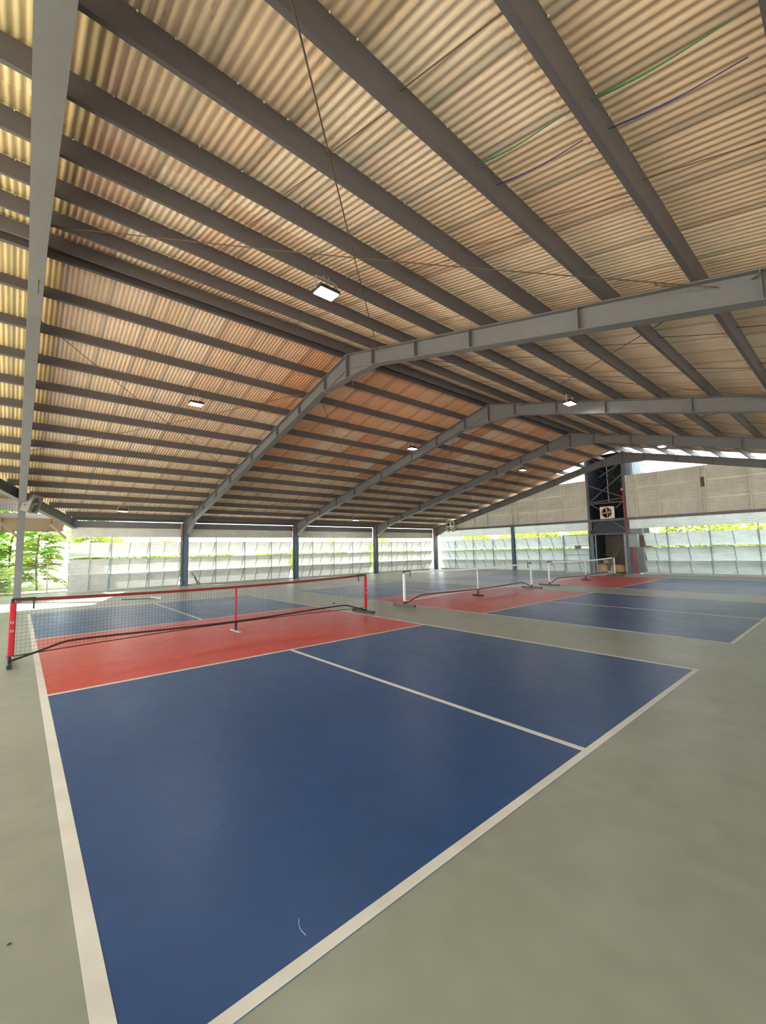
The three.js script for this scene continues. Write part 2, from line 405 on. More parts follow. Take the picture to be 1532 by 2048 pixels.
function flatPanel(wall, name, u0, u1, y0, y1, mat, top = null, z = 0, pitch = 0.1, amp = 0.009) {
  // horizontally ribbed sheet in the wall plane; top(u) may cut it
  const nu = top ? Math.max(1, Math.round((u1 - u0) / 0.25)) : 1, ny = Math.max(2, Math.round((y1 - y0) / pitch * 4)), pos = [], uv = [], idx = [];
  for (let i = 0; i <= nu; i++) for (let j = 0; j <= ny; j++) {
    const u = u0 + (u1 - u0) * i / nu; let y = y0 + (y1 - y0) * j / ny;
    const zz = z + amp * Math.cos(2 * Math.PI * (y - y0) / pitch); if (top) y = Math.min(y, Math.max(y0, top(u)));
    pos.push(u, y, zz); uv.push(u, y);
  }
  for (let i = 0; i < nu; i++) for (let j = 0; j < ny; j++) { const a = i * (ny + 1) + j, b = a + ny + 1; idx.push(a, b, a + 1, b, b + 1, a + 1); }
  const g = new THREE.BufferGeometry();
  g.setAttribute('position', new THREE.Float32BufferAttribute(pos, 3)); g.setAttribute('uv', new THREE.Float32BufferAttribute(uv, 2)); g.setIndex(idx); g.computeVertexNormals();
  return part(name, g, mat, wall);
}
function longWall(name, label, z, turn, bays, open = false) {
  const w = struct(name, label, 'wall', [0, 0, z], turn);
  for (const b of bays) {
    if (!open) louverRun(w, b, { first: false, last: false });
    const a = b[0], e = b[b.length - 1], m = a + (e - a) * 0.55;
    flatPanel(w, 'fascia_panel', a, m + 0.03, 2.33, 2.78, M.fascia, null, 0.02);
    flatPanel(w, 'fascia_panel', m, e, 2.33, 2.78, M.fascia, null, 0.04);
    part('eave_beam', [mbox(e - a, 0.27, 0.012, (a + e) / 2, 2.885, 0.06), mbox(e - a, 0.012, 0.1, (a + e) / 2, 3.02, 0.06), mbox(e - a, 0.012, 0.1, (a + e) / 2, 2.755, 0.06)], M.steel, w);
    part('sill_kerb', [mbox(e - a, 0.05, 0.12, (a + e) / 2, 0.02, -0.02)], M.concrete, w);
  }
  return w;
}
const bays = [[1.4, 2.88, 4.4, 5.78], [6.06, 7.45, 8.98, 10.52, 11.82], [12.1, 13.2, 14.75, 16.2, 17.86], [18.14, 19.6, 21.1, 22.55, 23.86]];
longWall('wall_back', 'far side wall of tilted white corrugated louvre panels', -13.9, 0, bays);
longWall('wall_front', 'near side of the hall behind the camera, open below its ribbed fascia', 13.6, Math.PI,
  [[-23.86, -22.4, -20.9, -19.5, -18.14], [-17.86, -16.4, -14.9, -13.5, -12.1], [-11.82, -10.4, -9, -7.5, -6.06], [-5.78, -4.4, -2.9, -1.5, -0.1], [0.34, 1.8, 3.3, 4.8, 6.16]], true);

// gable wall (local u = world z, outward = +x)
{
  const w = struct('wall_right', 'gable end wall with white louvres below and cream ribbed panels above', 'wall', [24.2, 0, 0], -Math.PI / 2);
  const under = (u) => steelTop(u) - 0.2;
  louverRun(w, [-13.4, -11.95, -10.3, -8.65, -7.03, -5.3, -3.72], { first: false, mat: M.louverBlue });
  louverRun(w, [0.5, 1.58, 3.3, 5.02, 6.72, 8.4, 10.1, 11.8, 13.2], { mat: M.louverBlue });
  // blue-grey fascia under the main girt
  for (const [a, e] of [[-13.4, -10.3], [-10.3, -7.05], [-7.05, -4.4], [-4.4, -2.05], [-0.1, 3.3], [3.3, 6.7], [6.7, 10.1], [10.1, 13.2]]) flatPanel(w, 'fascia_panel', a, e, 2.38, 2.86, M.louverBlue, null, 0.02);
  part('girt', [mbox(27, 0.13, 0.1, -0.1, 2.92, 0.06)], M.steel, w);
  part('wall_column', [mbox(0.2, 2.86, 0.014, -7.03, 1.43, 0.16), mbox(0.012, 2.86, 0.16, -7.03, 1.43, 0.08), mbox(0.2, 2.86, 0.014, -7.03, 1.43, 0.0)], M.column, w);
  part('wall_column', [mbox(0.16, 6.1, 0.014, -0.2, 3.05, 0.12), mbox(0.012, 6.1, 0.14, -0.2, 3.05, 0.05), mbox(0.16, 6.1, 0.014, -0.2, 3.05, -0.02)], M.steel, w);
  part('wall_column', [mbox(0.1, 5.6, 0.1, -2.14, 2.8, 0.05)], M.steel, w);
  part('sill_kerb', [mbox(9.6, 0.09, 0.14, -8.6, 0.04, -0.02)], M.concrete, w);
  part('sill_kerb', [mbox(12.8, 0.12, 0.14, 6.8, 0.05, -0.02)], M.concrete, w);
  // cream panels, three rows
  const rowsY = [[2.98, 3.74], [3.72, 4.5], [4.48, 5.24]];
  const leftU = [-12.6, -11.2, -10.1, -9.0, -7.05, -6.7, -5.35, -3.67, -2.22], rightU = [-0.1, 0.36, 1.4, 3.08, 3.32, 4.9, 6.6, 8.3, 10.0, 11.7];
  const cut = (u) => Math.min(5.24, under(u));
  for (const L of [leftU, rightU]) {
    for (let i = 0; i < L.length - 1; i++) for (const [a, b] of rowsY) {
      if (Math.max(under(L[i]), under(L[i + 1])) < a + 0.02) continue;
      flatPanel(w, 'wall_panel', L[i], L[i + 1], a, b, M.panel, under, 0.01 + (a > 3.6 && a < 4 ? 0.035 : 0), 0.085, 0.014);
    }
    for (const u of L) { const t = cut(u); if (t > 3.05) part('batten', mbox(0.055, t - 2.98, 0.09, u, (t + 2.98) / 2, 0.085), M.panel, w); }
  }
  // missing strip with torn edge beside a batten
  part('patch_board', mbox(0.13, 0.46, 0.03, 3.2, 4.45, 0.06), M.rustWood, w);
}
{
  // door of louvre sheets beside the store opening
  const d = struct('door_1', 'louvred sheet door in a grey frame left of the store opening', 'door', [24.2, 0, 0], -Math.PI / 2);
  for (let r = 0; r < 3; r++) louver(d, -3.73, -2.12, r, M.louverBlue);
  part('door_frame', [mbox(0.06, 2.16, 0.06, -3.7, 1.08, 0.06), mbox(0.06, 2.16, 0.06, -2.1, 1.08, 0.06), mbox(1.66, 0.06, 0.06, -2.9, 2.15, 0.06)], M.post, d);
  part('door_rail', [mbox(1.54, 0.04, 0.04, -2.9, 1.02, 0.06)], M.post, d);
  part('door_rail', [mbox(1.54, 0.04, 0.04, -2.9, 0.06, 0.06)], M.post, d);
  single('notice_board', [rbox(0.03, 0.2, 0.36, 0.01, 24.11, 1.46, -2.86), box(0.012, 0.16, 0.3, 24.09, 1.46, -2.86)], std({ color: '#8d8780', roughness: 0.8 }), 'small grey-brown board hung on the louvred door', 'sign');
}

// ---------------------------------------------------------------- store tower behind the opening
{
  const a = thing('store_annex', 'dark sheet-metal store tower seen through the tall gable opening', 'shed', [24.4, 0, -1.2]);
  const rib = (w, h) => corrugated(w, h, 0.2, 0.018, 6);
  const put = (name, w, h, pos, ry, mat) => { const m = part(name, rib(w, h), mat, a); m.rotation.set(-Math.PI / 2, 0, ry, 'YXZ'); m.rotation.order = 'YXZ'; m.rotation.set(-Math.PI / 2, ry, 0); m.position.set(...pos); return m; };
  put('side_wall', 3.08, 6.6, [-0.18, 0, -1.06], 0, M.darkBlue);
  put('side_wall', 2.9, 6.6, [0.0, 0, 1.06], 0, M.dark);
  put('back_wall', 2.12, 6.6, [2.9, 0, 1.06], Math.PI / 2, M.dark);
  part('roof_plate', mbox(3.0, 0.03, 2.3, 1.5, 6.62, 0), M.dark, a);
  part('header_panel', mbox(0.03, 0.66, 1.86, 0.02, 2.52, 0.02), M.darkBlue, a);
  part('header_beam', mbox(0.08, 0.08, 1.9, -0.16, 2.16, 0.02), M.steel, a);
  const br = (z0, y0, z1, y1) => part('brace', bar(V(-0.12, y0, z0), V(-0.12, y1, z1), 0.03, 0.045), M.steel, a);
  br(-0.9, 2.3, -0.3, 2.84); br(0.95, 2.3, 0.25, 2.84); br(-0.95, 3.95, 0.95, 4.08); br(-0.95, 3.95, 0.9, 5.4); br(-0.95, 4.95, 0.9, 4.1); br(-0.9, 3.9, -0.35, 3.5); br(0.95, 4.0, 0.45, 3.55); br(-0.3, 5.35, 0.95, 6.05);
  const br2 = (z0, y0, z1, y1) => part('brace', bar(V(1.4, y0, z0), V(1.4, y1, z1), 0.04, 0.05), M.dark, a);
  br2(-1, 4.9, 0.2, 6.2); br2(-1, 6.1, 0.9, 4.8);
  part('floor_deck', mbox(2.8, 0.08, 2.05, 1.45, 3.9, 0), M.rustWood, a);
  part('inner_wall', mbox(0.03, 2.2, 2.0, 1.9, 1.1, 0), std({ color: '#847a6c', roughness: 0.9 }), a);
  part('jamb_post', mbox(0.06, 2.2, 0.06, -0.16, 1.1, -0.86), M.post, a);
  part('jamb_post', mbox(0.05, 2.2, 0.05, -0.16, 1.1, -0.7), M.post, a);
  part('jamb_post', mbox(0.07, 2.2, 0.07, -0.16, 1.1, 0.8), M.post, a);
  part('shelf_board', mbox(0.5, 0.05, 1.9, 1.5, 1.0, 0.05), M.wood, a);
  const lp = corrugated(0.62, 0.95, 0.09, 0.012, 6), m = part('light_panel', lp, M.tarp, a);
  m.rotation.order = 'YXZ'; m.rotation.set(-Math.PI / 2, -Math.PI / 2, 0); m.position.set(0.55, 5.1, 1.16);
}
// what is stored there
{
  const sackGeo = (w, h, d, s) => { const g = new THREE.SphereGeometry(0.5, 20, 14); const p = g.attributes.position; for (let i = 0; i < p.count; i++) { let x = p.getX(i) * 2, y = p.getY(i) * 2, z = p.getZ(i) * 2; const k = (v) => Math.sign(v) * Math.pow(Math.abs(v), 0.75); x = k(x); y = k(y); z = k(z); const n = 1 + 0.05 * Math.sin(9 * x + s) * Math.cos(7 * z + 2 * s); p.setXYZ(i, x * w / 2 * n * 0.8, Math.max(y * 0.8, -0.72) * h / 2, z * d / 2 * n * 0.8); } g.computeVertexNormals(); return g; };
  const sk = (x, y, z, w, h, d, s, label, turn) => { const m = single('sack', sackGeo(w, h, d, s), M.sack, label, 'sack', 'sacks in the store opening'); m.position.set(x, y, z); m.rotation.y = turn; return m; };
  sk(24.75, 0.24, -1.84, 0.65, 0.68, 0.7, 1, 'bulging tan sack at the left jamb of the store opening', 0.2);
  sk(24.85, 0.24, -1.02, 0.6, 0.62, 1.05, 2, 'long tan sack lying in the middle of the store opening', -0.1);
  sk(25.6, 0.24, -0.75, 0.65, 0.66, 0.8, 3, 'tan sack at the back beneath the store shelf', 0.4);
  sk(24.8, 0.62, -1.65, 0.3, 0.28, 0.32, 4, 'small tan bag on top of the left sack', 0.9);
  const pl = single('plank', bar(V(24.7, 0.62, -1.3), V(25.5, 1.6, -0.95), 0.12, 0.03), M.wood, 'wooden plank leaning against the store shelf', 'plank');
  const bx = single('hose_coil', new THREE.TorusGeometry(0.12, 0.05, 10, 20).rotateX(1.4).translate(24.62, 0.08, -0.46), M.dark, 'dark coiled hose on the store floor by the right jamb', 'hose');
}

// ---------------------------------------------------------------- fans, cabinet, pipes
function squareFan(name, label, pos, turn, size, body, blade, tilt = 0, depth = 0.22, nb = 4) {
  const f = thing(name, label, 'fan', pos, turn);
  const s = size / 2, sh = new THREE.Shape([V2(-s, -s), V2(s, -s), V2(s, s), V2(-s, s)]); const h = new THREE.Path(); h.absarc(0, 0, s * 0.86, 0, 2 * Math.PI, true); sh.holes.push(h);
  part('housing', [new THREE.ExtrudeGeometry(sh, { depth: 0.02, bevelEnabled: false, curveSegments: 28 }), new THREE.CylinderGeometry(s * 0.87, s * 0.87, depth, 28, 1, true).rotateX(Math.PI / 2).translate(0, 0, -depth / 2), box(size, 0.02, depth, 0, s - 0.01, -depth / 2), box(size, 0.02, depth, 0, -s + 0.01, -depth / 2), box(0.02, size, depth, s - 0.01, 0, -depth / 2), box(0.02, size, depth, -s + 0.01, 0, -depth / 2)], body, f);
  part('hub', new THREE.CylinderGeometry(s * 0.18, s * 0.18, 0.08, 16).rotateX(Math.PI / 2).translate(0, 0, -0.06), blade, f);
  for (let k = 0; k < nb; k++) {
    const g = rbox(s * 0.3, s * 0.66, 0.012, 0.005, 0, s * 0.48, 0).rotateY(0.5).translate(0, 0, -0.06).rotateZ(k * 2 * Math.PI / nb + 0.1);
    part('blade', g, blade, f);
  }
  f.rotation.order = 'YXZ'; f.rotation.x = tilt;
  return f;
}
function V2(x, y) { return new THREE.Vector2(x, y); }
squareFan('exhaust_fan', 'white square exhaust fan with tan blades above the store opening', [24.12, 3.33, -1.18], -Math.PI / 2, 0.66, M.netWhite, M.sack);
{
  const f = squareFan('ventilation_fan', 'grey square fan with X blades fixed to the gable frame by the far corner', [23.72, 3.16, -11.95], -Math.PI / 2 + 0.3, 0.7, std({ color: '#a9a49c', roughness: 0.6 }), M.netWhite);
  part('mount_bar', [box(0.04, 0.04, 0.3, 0.2, -0.37, -0.1), box(0.04, 0.04, 0.3, -0.2, -0.37, -0.1)], M.steel, f);
  const g = squareFan('ventilation_fan', 'grey tilted fan housing on the column beside the open corner', [0.12, 3.32, -10.42], 1.1, 0.62, std({ color: '#7d776f', roughness: 0.6 }), std({ color: '#8d8780', roughness: 0.6 }), 0.3);
  part('mount_bar', [box(0.3, 0.04, 0.04, -0.2, -0.1, -0.15)], M.steel, g);
}
{
  const c = thing('electrical_cabinet', 'grey metal electrical cabinet on the gable wall right of the store', 'cabinet', [24.05, 1.39, 0.1]);
  part('body', rbox(0.2, 0.66, 0.42, 0.012, 0, 0.36, 0), M.cabinet, c);
  const d = part('cabinet_door', rbox(0.014, 0.6, 0.37, 0.005, -0.105, 0.36, 0), M.cabinet, c);
  part('latch', box(0.02, 0.06, 0.02, -0.118, 0.34, -0.15), M.black, d);
  single('junction_board', rbox(0.04, 0.6, 0.2, 0.01, 24.12, 1.72, 0.46), M.rustWood, 'brown backing board beside the grey electrical cabinet', 'board');
  for (const [k, t] of [[0, 'left'], [1, 'right']]) {
    const z = 0.04 + k * 0.1;
    single('conduit', tube([V(24.06, 1.4, z), V(24.06, 0.9, z + 0.005), V(24.06, 0.4, z + 0.03), V(24.05, 0.03, z + 0.1)], 0.035, 16, 8), M.redPipe, t + ' red conduit below the electrical cabinet', 'pipe', 'red conduits under the cabinet');
  }
  single('conduit', tube([V(24.0, 4.4, -0.24), V(24.0, 3.4, -0.24), V(24.0, 2.6, -0.2), V(24.0, 2.2, -0.05)], 0.035, 16, 8), M.redPipe, 'red conduit running down the ridge post above the cabinet', 'pipe');
  single('junction_box', [rbox(0.1, 0.12, 0.12, 0.01, 24.0, 4.5, -0.27), box(0.01, 0.06, 0.06, 23.945, 4.5, -0.27)], M.cabinet, 'small square box at the top of the red conduit', 'box');
}
['at the nearest blue-grey wall column', 'at the second blue-grey wall column', 'at the third blue-grey wall column', 'in the corner by the gable wall'].forEach((t, i) => {
  const x = FRAMES[i + 2] - 0.21, p = thing('downpipe', 'brown drain pipe ' + t, 'pipe', [x, 0, -13.62], 0, 'brown drain pipes by the wall columns');
  part('pipe', new THREE.CylinderGeometry(0.045, 0.045, 2.2, 12).translate(0, 1.1, 0), M.pipeLow, p);
  part('upper_pipe', new THREE.CylinderGeometry(0.05, 0.05, 0.82, 12).translate(0, 2.58, 0), M.pipe, p);
  part('socket', new THREE.CylinderGeometry(0.056, 0.056, 0.32, 12).translate(0, 2.86, 0), M.pipe, p);
  part('clip', [box(0.13, 0.02, 0.04, 0.05, 1.9, 0), box(0.13, 0.02, 0.04, 0.05, 0.3, 0)], M.column, p);
});
single('leaning_slat', [bar(V(6.16, 0.62, -13.5), V(6.56, 0.02, -13.35), 0.05, 0.03), bar(V(6.3, 0.4, -13.52), V(6.44, 0.02, -13.4), 0.05, 0.03)], M.black, 'black slats leaning on the nearest wall column', 'slat');

// ---------------------------------------------------------------- roof bracing cables, wires
{
  const under = (z) => steelTop(z) - 0.08;
  let n = 0;
  const bayName = ['first', 'second', 'third', 'last'], ord = ['ridge', 'eave'];
  for (let b = 1; b < 5; b++) for (const s of [-1, 1]) {
    const spans = s < 0 ? [[1.55, 7.4], [7.7, 12.9]] : [[1.2, 7.4], [7.7, 12.7]];
    spans.forEach(([d0, d1], k) => {
      const xa = FRAMES[b] + 0.03, xb = FRAMES[b + 1] - 0.03;
      if (b === 1 && s < 0 && k === 1) return;
      const o = thing('brace_cable', `pair of thin crossing brace cables, ${bayName[b - 1]} roof bay, ${s < 0 ? 'far' : 'near'} slope, ${ord[k]} half`, 'cable', [0, 0, 0], 0, 'crossed roof brace cables');
      for (const q of [0, 1]) {
        const za = ZR + s * (q ? d0 : d1), zb = ZR + s * (q ? d1 : d0);
        const A = V(xa, under(za) - q * 0.02, za), B = V(xb, under(zb) - q * 0.02, zb), mid = A.clone().lerp(B, 0.5); mid.y -= 0.05;
        part('wire', tube([A, mid, B], 0.0075, 10, 5), M.cable, o);
        const T = A.clone().lerp(B, 0.95), T2 = A.clone().lerp(B, 0.92);
        T.y -= 0.01; T2.y -= 0.016;
        const dn = V(0, -0.028, 0), ring = (p) => new THREE.TorusGeometry(0.022, 0.006, 5, 10).translate(p.x, p.y - 0.014, p.z);
        part('turnbuckle', [rod(T, T2, 0.007, 6), rod(T.clone().add(dn), T2.clone().add(dn), 0.007, 6), ring(T), ring(T2)], M.cable, o);
      }
    });
  }
  const w = (name, x, mat, col) => [[5.95, 6.9], [6.97, 7.93]].forEach(([a, e], i) => {
    const y = (z) => steelTop(z) + 0.14, m = (a + e) / 2;
    single(name, [tube([V(x, y(a), a), V(x + 0.01, y(m) - 0.03, m), V(x, y(e), e)], 0.005, 12, 5), tube([V(x, y(a), a), V(x - 0.02, y(m) - 0.075, m + 0.1), V(x, y(e), e)], 0.004, 12, 5)], mat, `thin ${col} wire pair under the roof sheets, ${i ? 'nearer' : 'farther'} length`, 'wire', 'loose wires under the near roof slope');
  });
  w('electric_wire', 2.82, M.greenWire, 'green'); w('electric_wire', 3.145, M.purpleWire, 'violet');
}

// ---------------------------------------------------------------- floodlights
{
  const spots = [
    [3.11, 5.40, 3.11, 'bright floodlight under the near slope above the first court'],
    [3.11, 5.42, -3.09, 'bright floodlight on the far slope in the first bay'],
    [11.2, 5.42, -3.2, 'bright floodlight on the far slope beside the second frame'],
    [19.1, 5.44, -3.15, 'bright floodlight on the far slope beside the third frame'],
    [2.95, 3.32, -11.9, 'bright floodlight near the far eave of the first bay'],
    [15.06, 3.33, -12.0, 'bright floodlight near the far eave between second and third column'],
    [11.15, 5.46, 3.04, 'floodlight with black housing hung under the near slope by the second frame'],
    [19.16, 5.44, 3.0, 'bright floodlight under the near slope by the third frame'],
  ];
  for (const [x, y, z, label] of spots) {
    const f = thing('floodlight', label, 'lamp', [x, y, z], 0, 'floodlights under the roof');
    f.scale.set(0.88, 1, 0.88);
    part('housing', [rbox(0.4, 0.05, 0.28, 0.015, 0, 0.035, 0), ...[-0.15, -0.1, -0.05, 0, 0.05, 0.1, 0.15].map((q) => box(0.012, 0.04, 0.2, q, 0.075, 0))], M.black, f);
    part('lens', rbox(0.36, 0.012, 0.24, 0.004, 0, 0.004, 0), M.lamp, f);
    const up = Math.max(0.2, steelTop(z) - y);
    part('bracket', [box(0.012, 0.2, 0.035, -0.21, 0.13, 0), box(0.012, 0.2, 0.035, 0.21, 0.13, 0), box(0.43, 0.012, 0.035, 0, 0.225, 0)], M.silver, f);
    part('hanger', [rod(V(-0.05, 0.22, 0), V(-0.05, up, 0), 0.008), rod(V(0.05, 0.22, 0), V(0.05, up, 0), 0.008)], M.silver, f);
    part('power_cord', tube([V(0.12, 0.08, 0), V(0.18, 0.2, 0.05), V(0.12, up, 0.02)], 0.006, 10, 5), M.black, f);
    const l = new THREE.RectAreaLight(new THREE.Color().setRGB(1, 0.95, 0.88), 14, 0.36, 0.24);
    l.position.set(0, -0.006, 0); l.rotation.x = -Math.PI / 2; f.add(l); l.name = 'lamp_light';
  }
}

// ---------------------------------------------------------------- courts
{
  const CX = [0, 8.02, 16.03], LW = 0.055, T = 0.003;
  const names = ['nearest blue and red pickleball court with white lines', 'second blue and red pickleball court, beyond the first', 'third blue and red pickleball court, beside the gable wall'];
  CX.forEach((x0, i) => {
    const c = thing('pickleball_court', names[i], 'court', [x0, 0, 0], 0, 'painted pickleball courts');
    const K = 2.134, B = 6.705, W = 6.1, m = W / 2;
    for (const s of [-1, 1]) for (const [a, e] of [[0, m], [m, W]]) {
      part('service_court', mbox(e - a, T, B - K, (a + e) / 2, T / 2, s * (B + K) / 2), M.blue, c);
    }
    part('kitchen', mbox(W, T, 2 * K, m, T / 2, 0), M.red, c);
    const ln = (w, d, x, z) => part('line', mbox(w, 0.0012, d, x, T + 0.0006, z), M.line, c);
    const wide = i ? 1 : 1.25;
    ln(LW * wide, 2 * B, LW * wide / 2, 0); ln(LW, 2 * B, W - LW / 2, 0);
    for (const s of [-1, 1]) {
      ln(W - LW * 2.3, LW, m, s * (B - LW / 2)); ln(W - LW * 2.3, LW, m, s * (K - LW / 2)); ln(LW, B - K - LW, m, s * (B + K - LW) / 2);
    }
  });
}

// ---------------------------------------------------------------- nets
function makeNet(label, pos, turn, red) {
  const n = thing('pickleball_net', label, 'net', pos, turn, 'portable nets across the courts');
  const H = 3.3, sl = red ? M.netRed : M.netWhite, tp = red ? M.tapeRed : M.netWhite;
  const topY = (x) => 0.915 - 0.055 * (1 - (x / H) ** 2), botY = (x) => 0.12 + 0.06 * (1 - (x / H) ** 2);
  for (const s of [-1, 1]) {
    part('post', rod(V(s * H, 0.02, 0), V(s * H, 0.93, 0), 0.02, 12), M.black, n);
    const slv = part('sleeve', [rbox(0.075, 0.76, 0.05, 0.02, s * (H - 0.012), 0.5, 0)], sl, n);
    if (red) part('eyelet', [0.48, 0.6].map((y) => new THREE.TorusGeometry(0.016, 0.005, 6, 14).translate(s * (H - 0.012), y, 0.026)), M.silver, slv);
    const ft = part('foot', rbox(0.05, 0.045, 0.8, 0.012, s * H, 0.026, red ? -0.12 : 0), red ? M.black : std({ color: '#5b5c5e', roughness: 0.5 }), n);
    part('end_cap', [box(0.054, 0.05, 0.03, s * H, 0.027, (red ? -0.12 : 0) + 0.4), box(0.054, 0.05, 0.03, s * H, 0.027, (red ? -0.12 : 0) - 0.4)], M.black, ft);
    part('strap', [box(0.26, 0.03, 0.02, s * (H - 0.13), 0.925, 0), box(0.02, 0.16, 0.012, s * (H - 0.24), 0.85, 0.012)], M.black, n);
  }
  const seg = 24, tape = [], cord = [];
  for (let i = 0; i < seg; i++) {
    const a = -H + 0.04 + (2 * H - 0.08) * i / seg, b = -H + 0.04 + (2 * H - 0.08) * (i + 1) / seg;
    tape.push(bar(V(a, topY(a), 0), V(b, topY(b), 0), 0.014, red ? 0.045 : 0.05));
    cord.push(rod(V(a, botY(a), 0), V(b, botY(b), 0), red ? 0.008 : 0.012, 6));
  }
  part('top_tape', tape, tp, n);
  part('bottom_cord', cord, red ? M.black : M.netWhite, n);
  // raised lower tube of the stand
  part('base_tube', [tube([V(-H, 0.06, 0.02), V(-2.95, 0.155, 0.02), V(-2.68, 0.235, 0.02), V(-2.5, 0.245, 0.02), V(0, 0.2, 0.02), V(2.5, 0.245, 0.02), V(2.68, 0.235, 0.02), V(2.95, 0.155, 0.02), V(H, 0.06, 0.02)], 0.016, 90, 8)], M.black, n);
  const cp = part('centre_post', rod(V(0, 0.04, 0), V(0, 0.85, 0), 0.02, 12), sl, n);
  part('post_sleeve', rod(V(0, 0.03, 0), V(0, 0.2, 0), 0.024, 12), M.black, cp);
  part('centre_foot', [rbox(0.06, 0.03, 0.42, 0.01, 0, 0.018, 0)], red ? M.silver : M.black, n);
  // knotted mesh
  const g = [], r = red ? 0.0011 : 0.0008, pitch = 0.05, cr = (a, b) => bar(a, b, r * 2, r * 2);
  for (let x = -H + 0.07; x < H - 0.06; x += pitch) g.push(cr(V(x, botY(x), 0), V(x, topY(x), 0)));
  for (let k = 1; k < 15; k++) for (let i = 0; i < 12; i++) {
    const a = -H + 0.05 + (2 * H - 0.1) * i / 12, b = -H + 0.05 + (2 * H - 0.1) * (i + 1) / 12, t = k / 15, y = (x) => botY(x) + (topY(x) - botY(x)) * t;
    g.push(cr(V(a, y(a), 0), V(b, y(b), 0)));
  }
  part('net_mesh', g, red ? M.cordDark : M.cordLight, n, 'stuff');
  return n;
}
makeNet('red portable net with dark mesh across the nearest court', [3.02, 0.003, -0.02], 0.022, true);
makeNet('white portable net across the second court', [11.07, 0.003, -0.25], 0.0, false);
makeNet('white portable net across the third court', [19.08, 0.003, -0.3], 0.0, false);

// ---------------------------------------------------------------- small things on the floor
{
  const s = thing('court_squeegee', 'long-handled floor squeegee lying behind the first court', 'squeegee', [0, 0, 0]);
  part('handle', rod(V(2.5, 0.02, -8.7), V(3.36, 0.03, -8.02), 0.014, 8), M.darkBlue, s);
  part('blade', [bar(V(3.3, 0.035, -8.3), V(3.55, 0.035, -7.95), 0.03, 0.06)], M.silver, s);
  single('thread', tube([V(0.71, 0.006, 6.503), V(0.695, 0.006, 6.53), V(0.69, 0.006, 6.555), V(0.692, 0.006, 6.591)], 0.0009, 16, 5), M.cordLight, 'pale loose thread on the blue near the baseline', 'thread');
  const bit = (x, z, r, label) => { const g = new THREE.IcosahedronGeometry(r, 1); g.scale(1.3, 0.5, 0.9).translate(x, 0.003 + r * 0.4, z); single('pebble', g, M.dark, label, 'debris', 'specks of dirt on the floor'); };
  bit(-0.204, 5.83, 0.006, 'dark speck on the green floor left of the court'); bit(0.697, 5.681, 0.0035, 'tiny left speck of two on the near blue court'); bit(1.011, 6.022, 0.0035, 'tiny right speck of two on the near blue court'); bit(0.441, 4.028, 0.004, 'dark speck near the left sideline of the near blue court'); bit(6.79, -2.2, 0.03, 'small dark crumb on the green strip beyond the net');
}

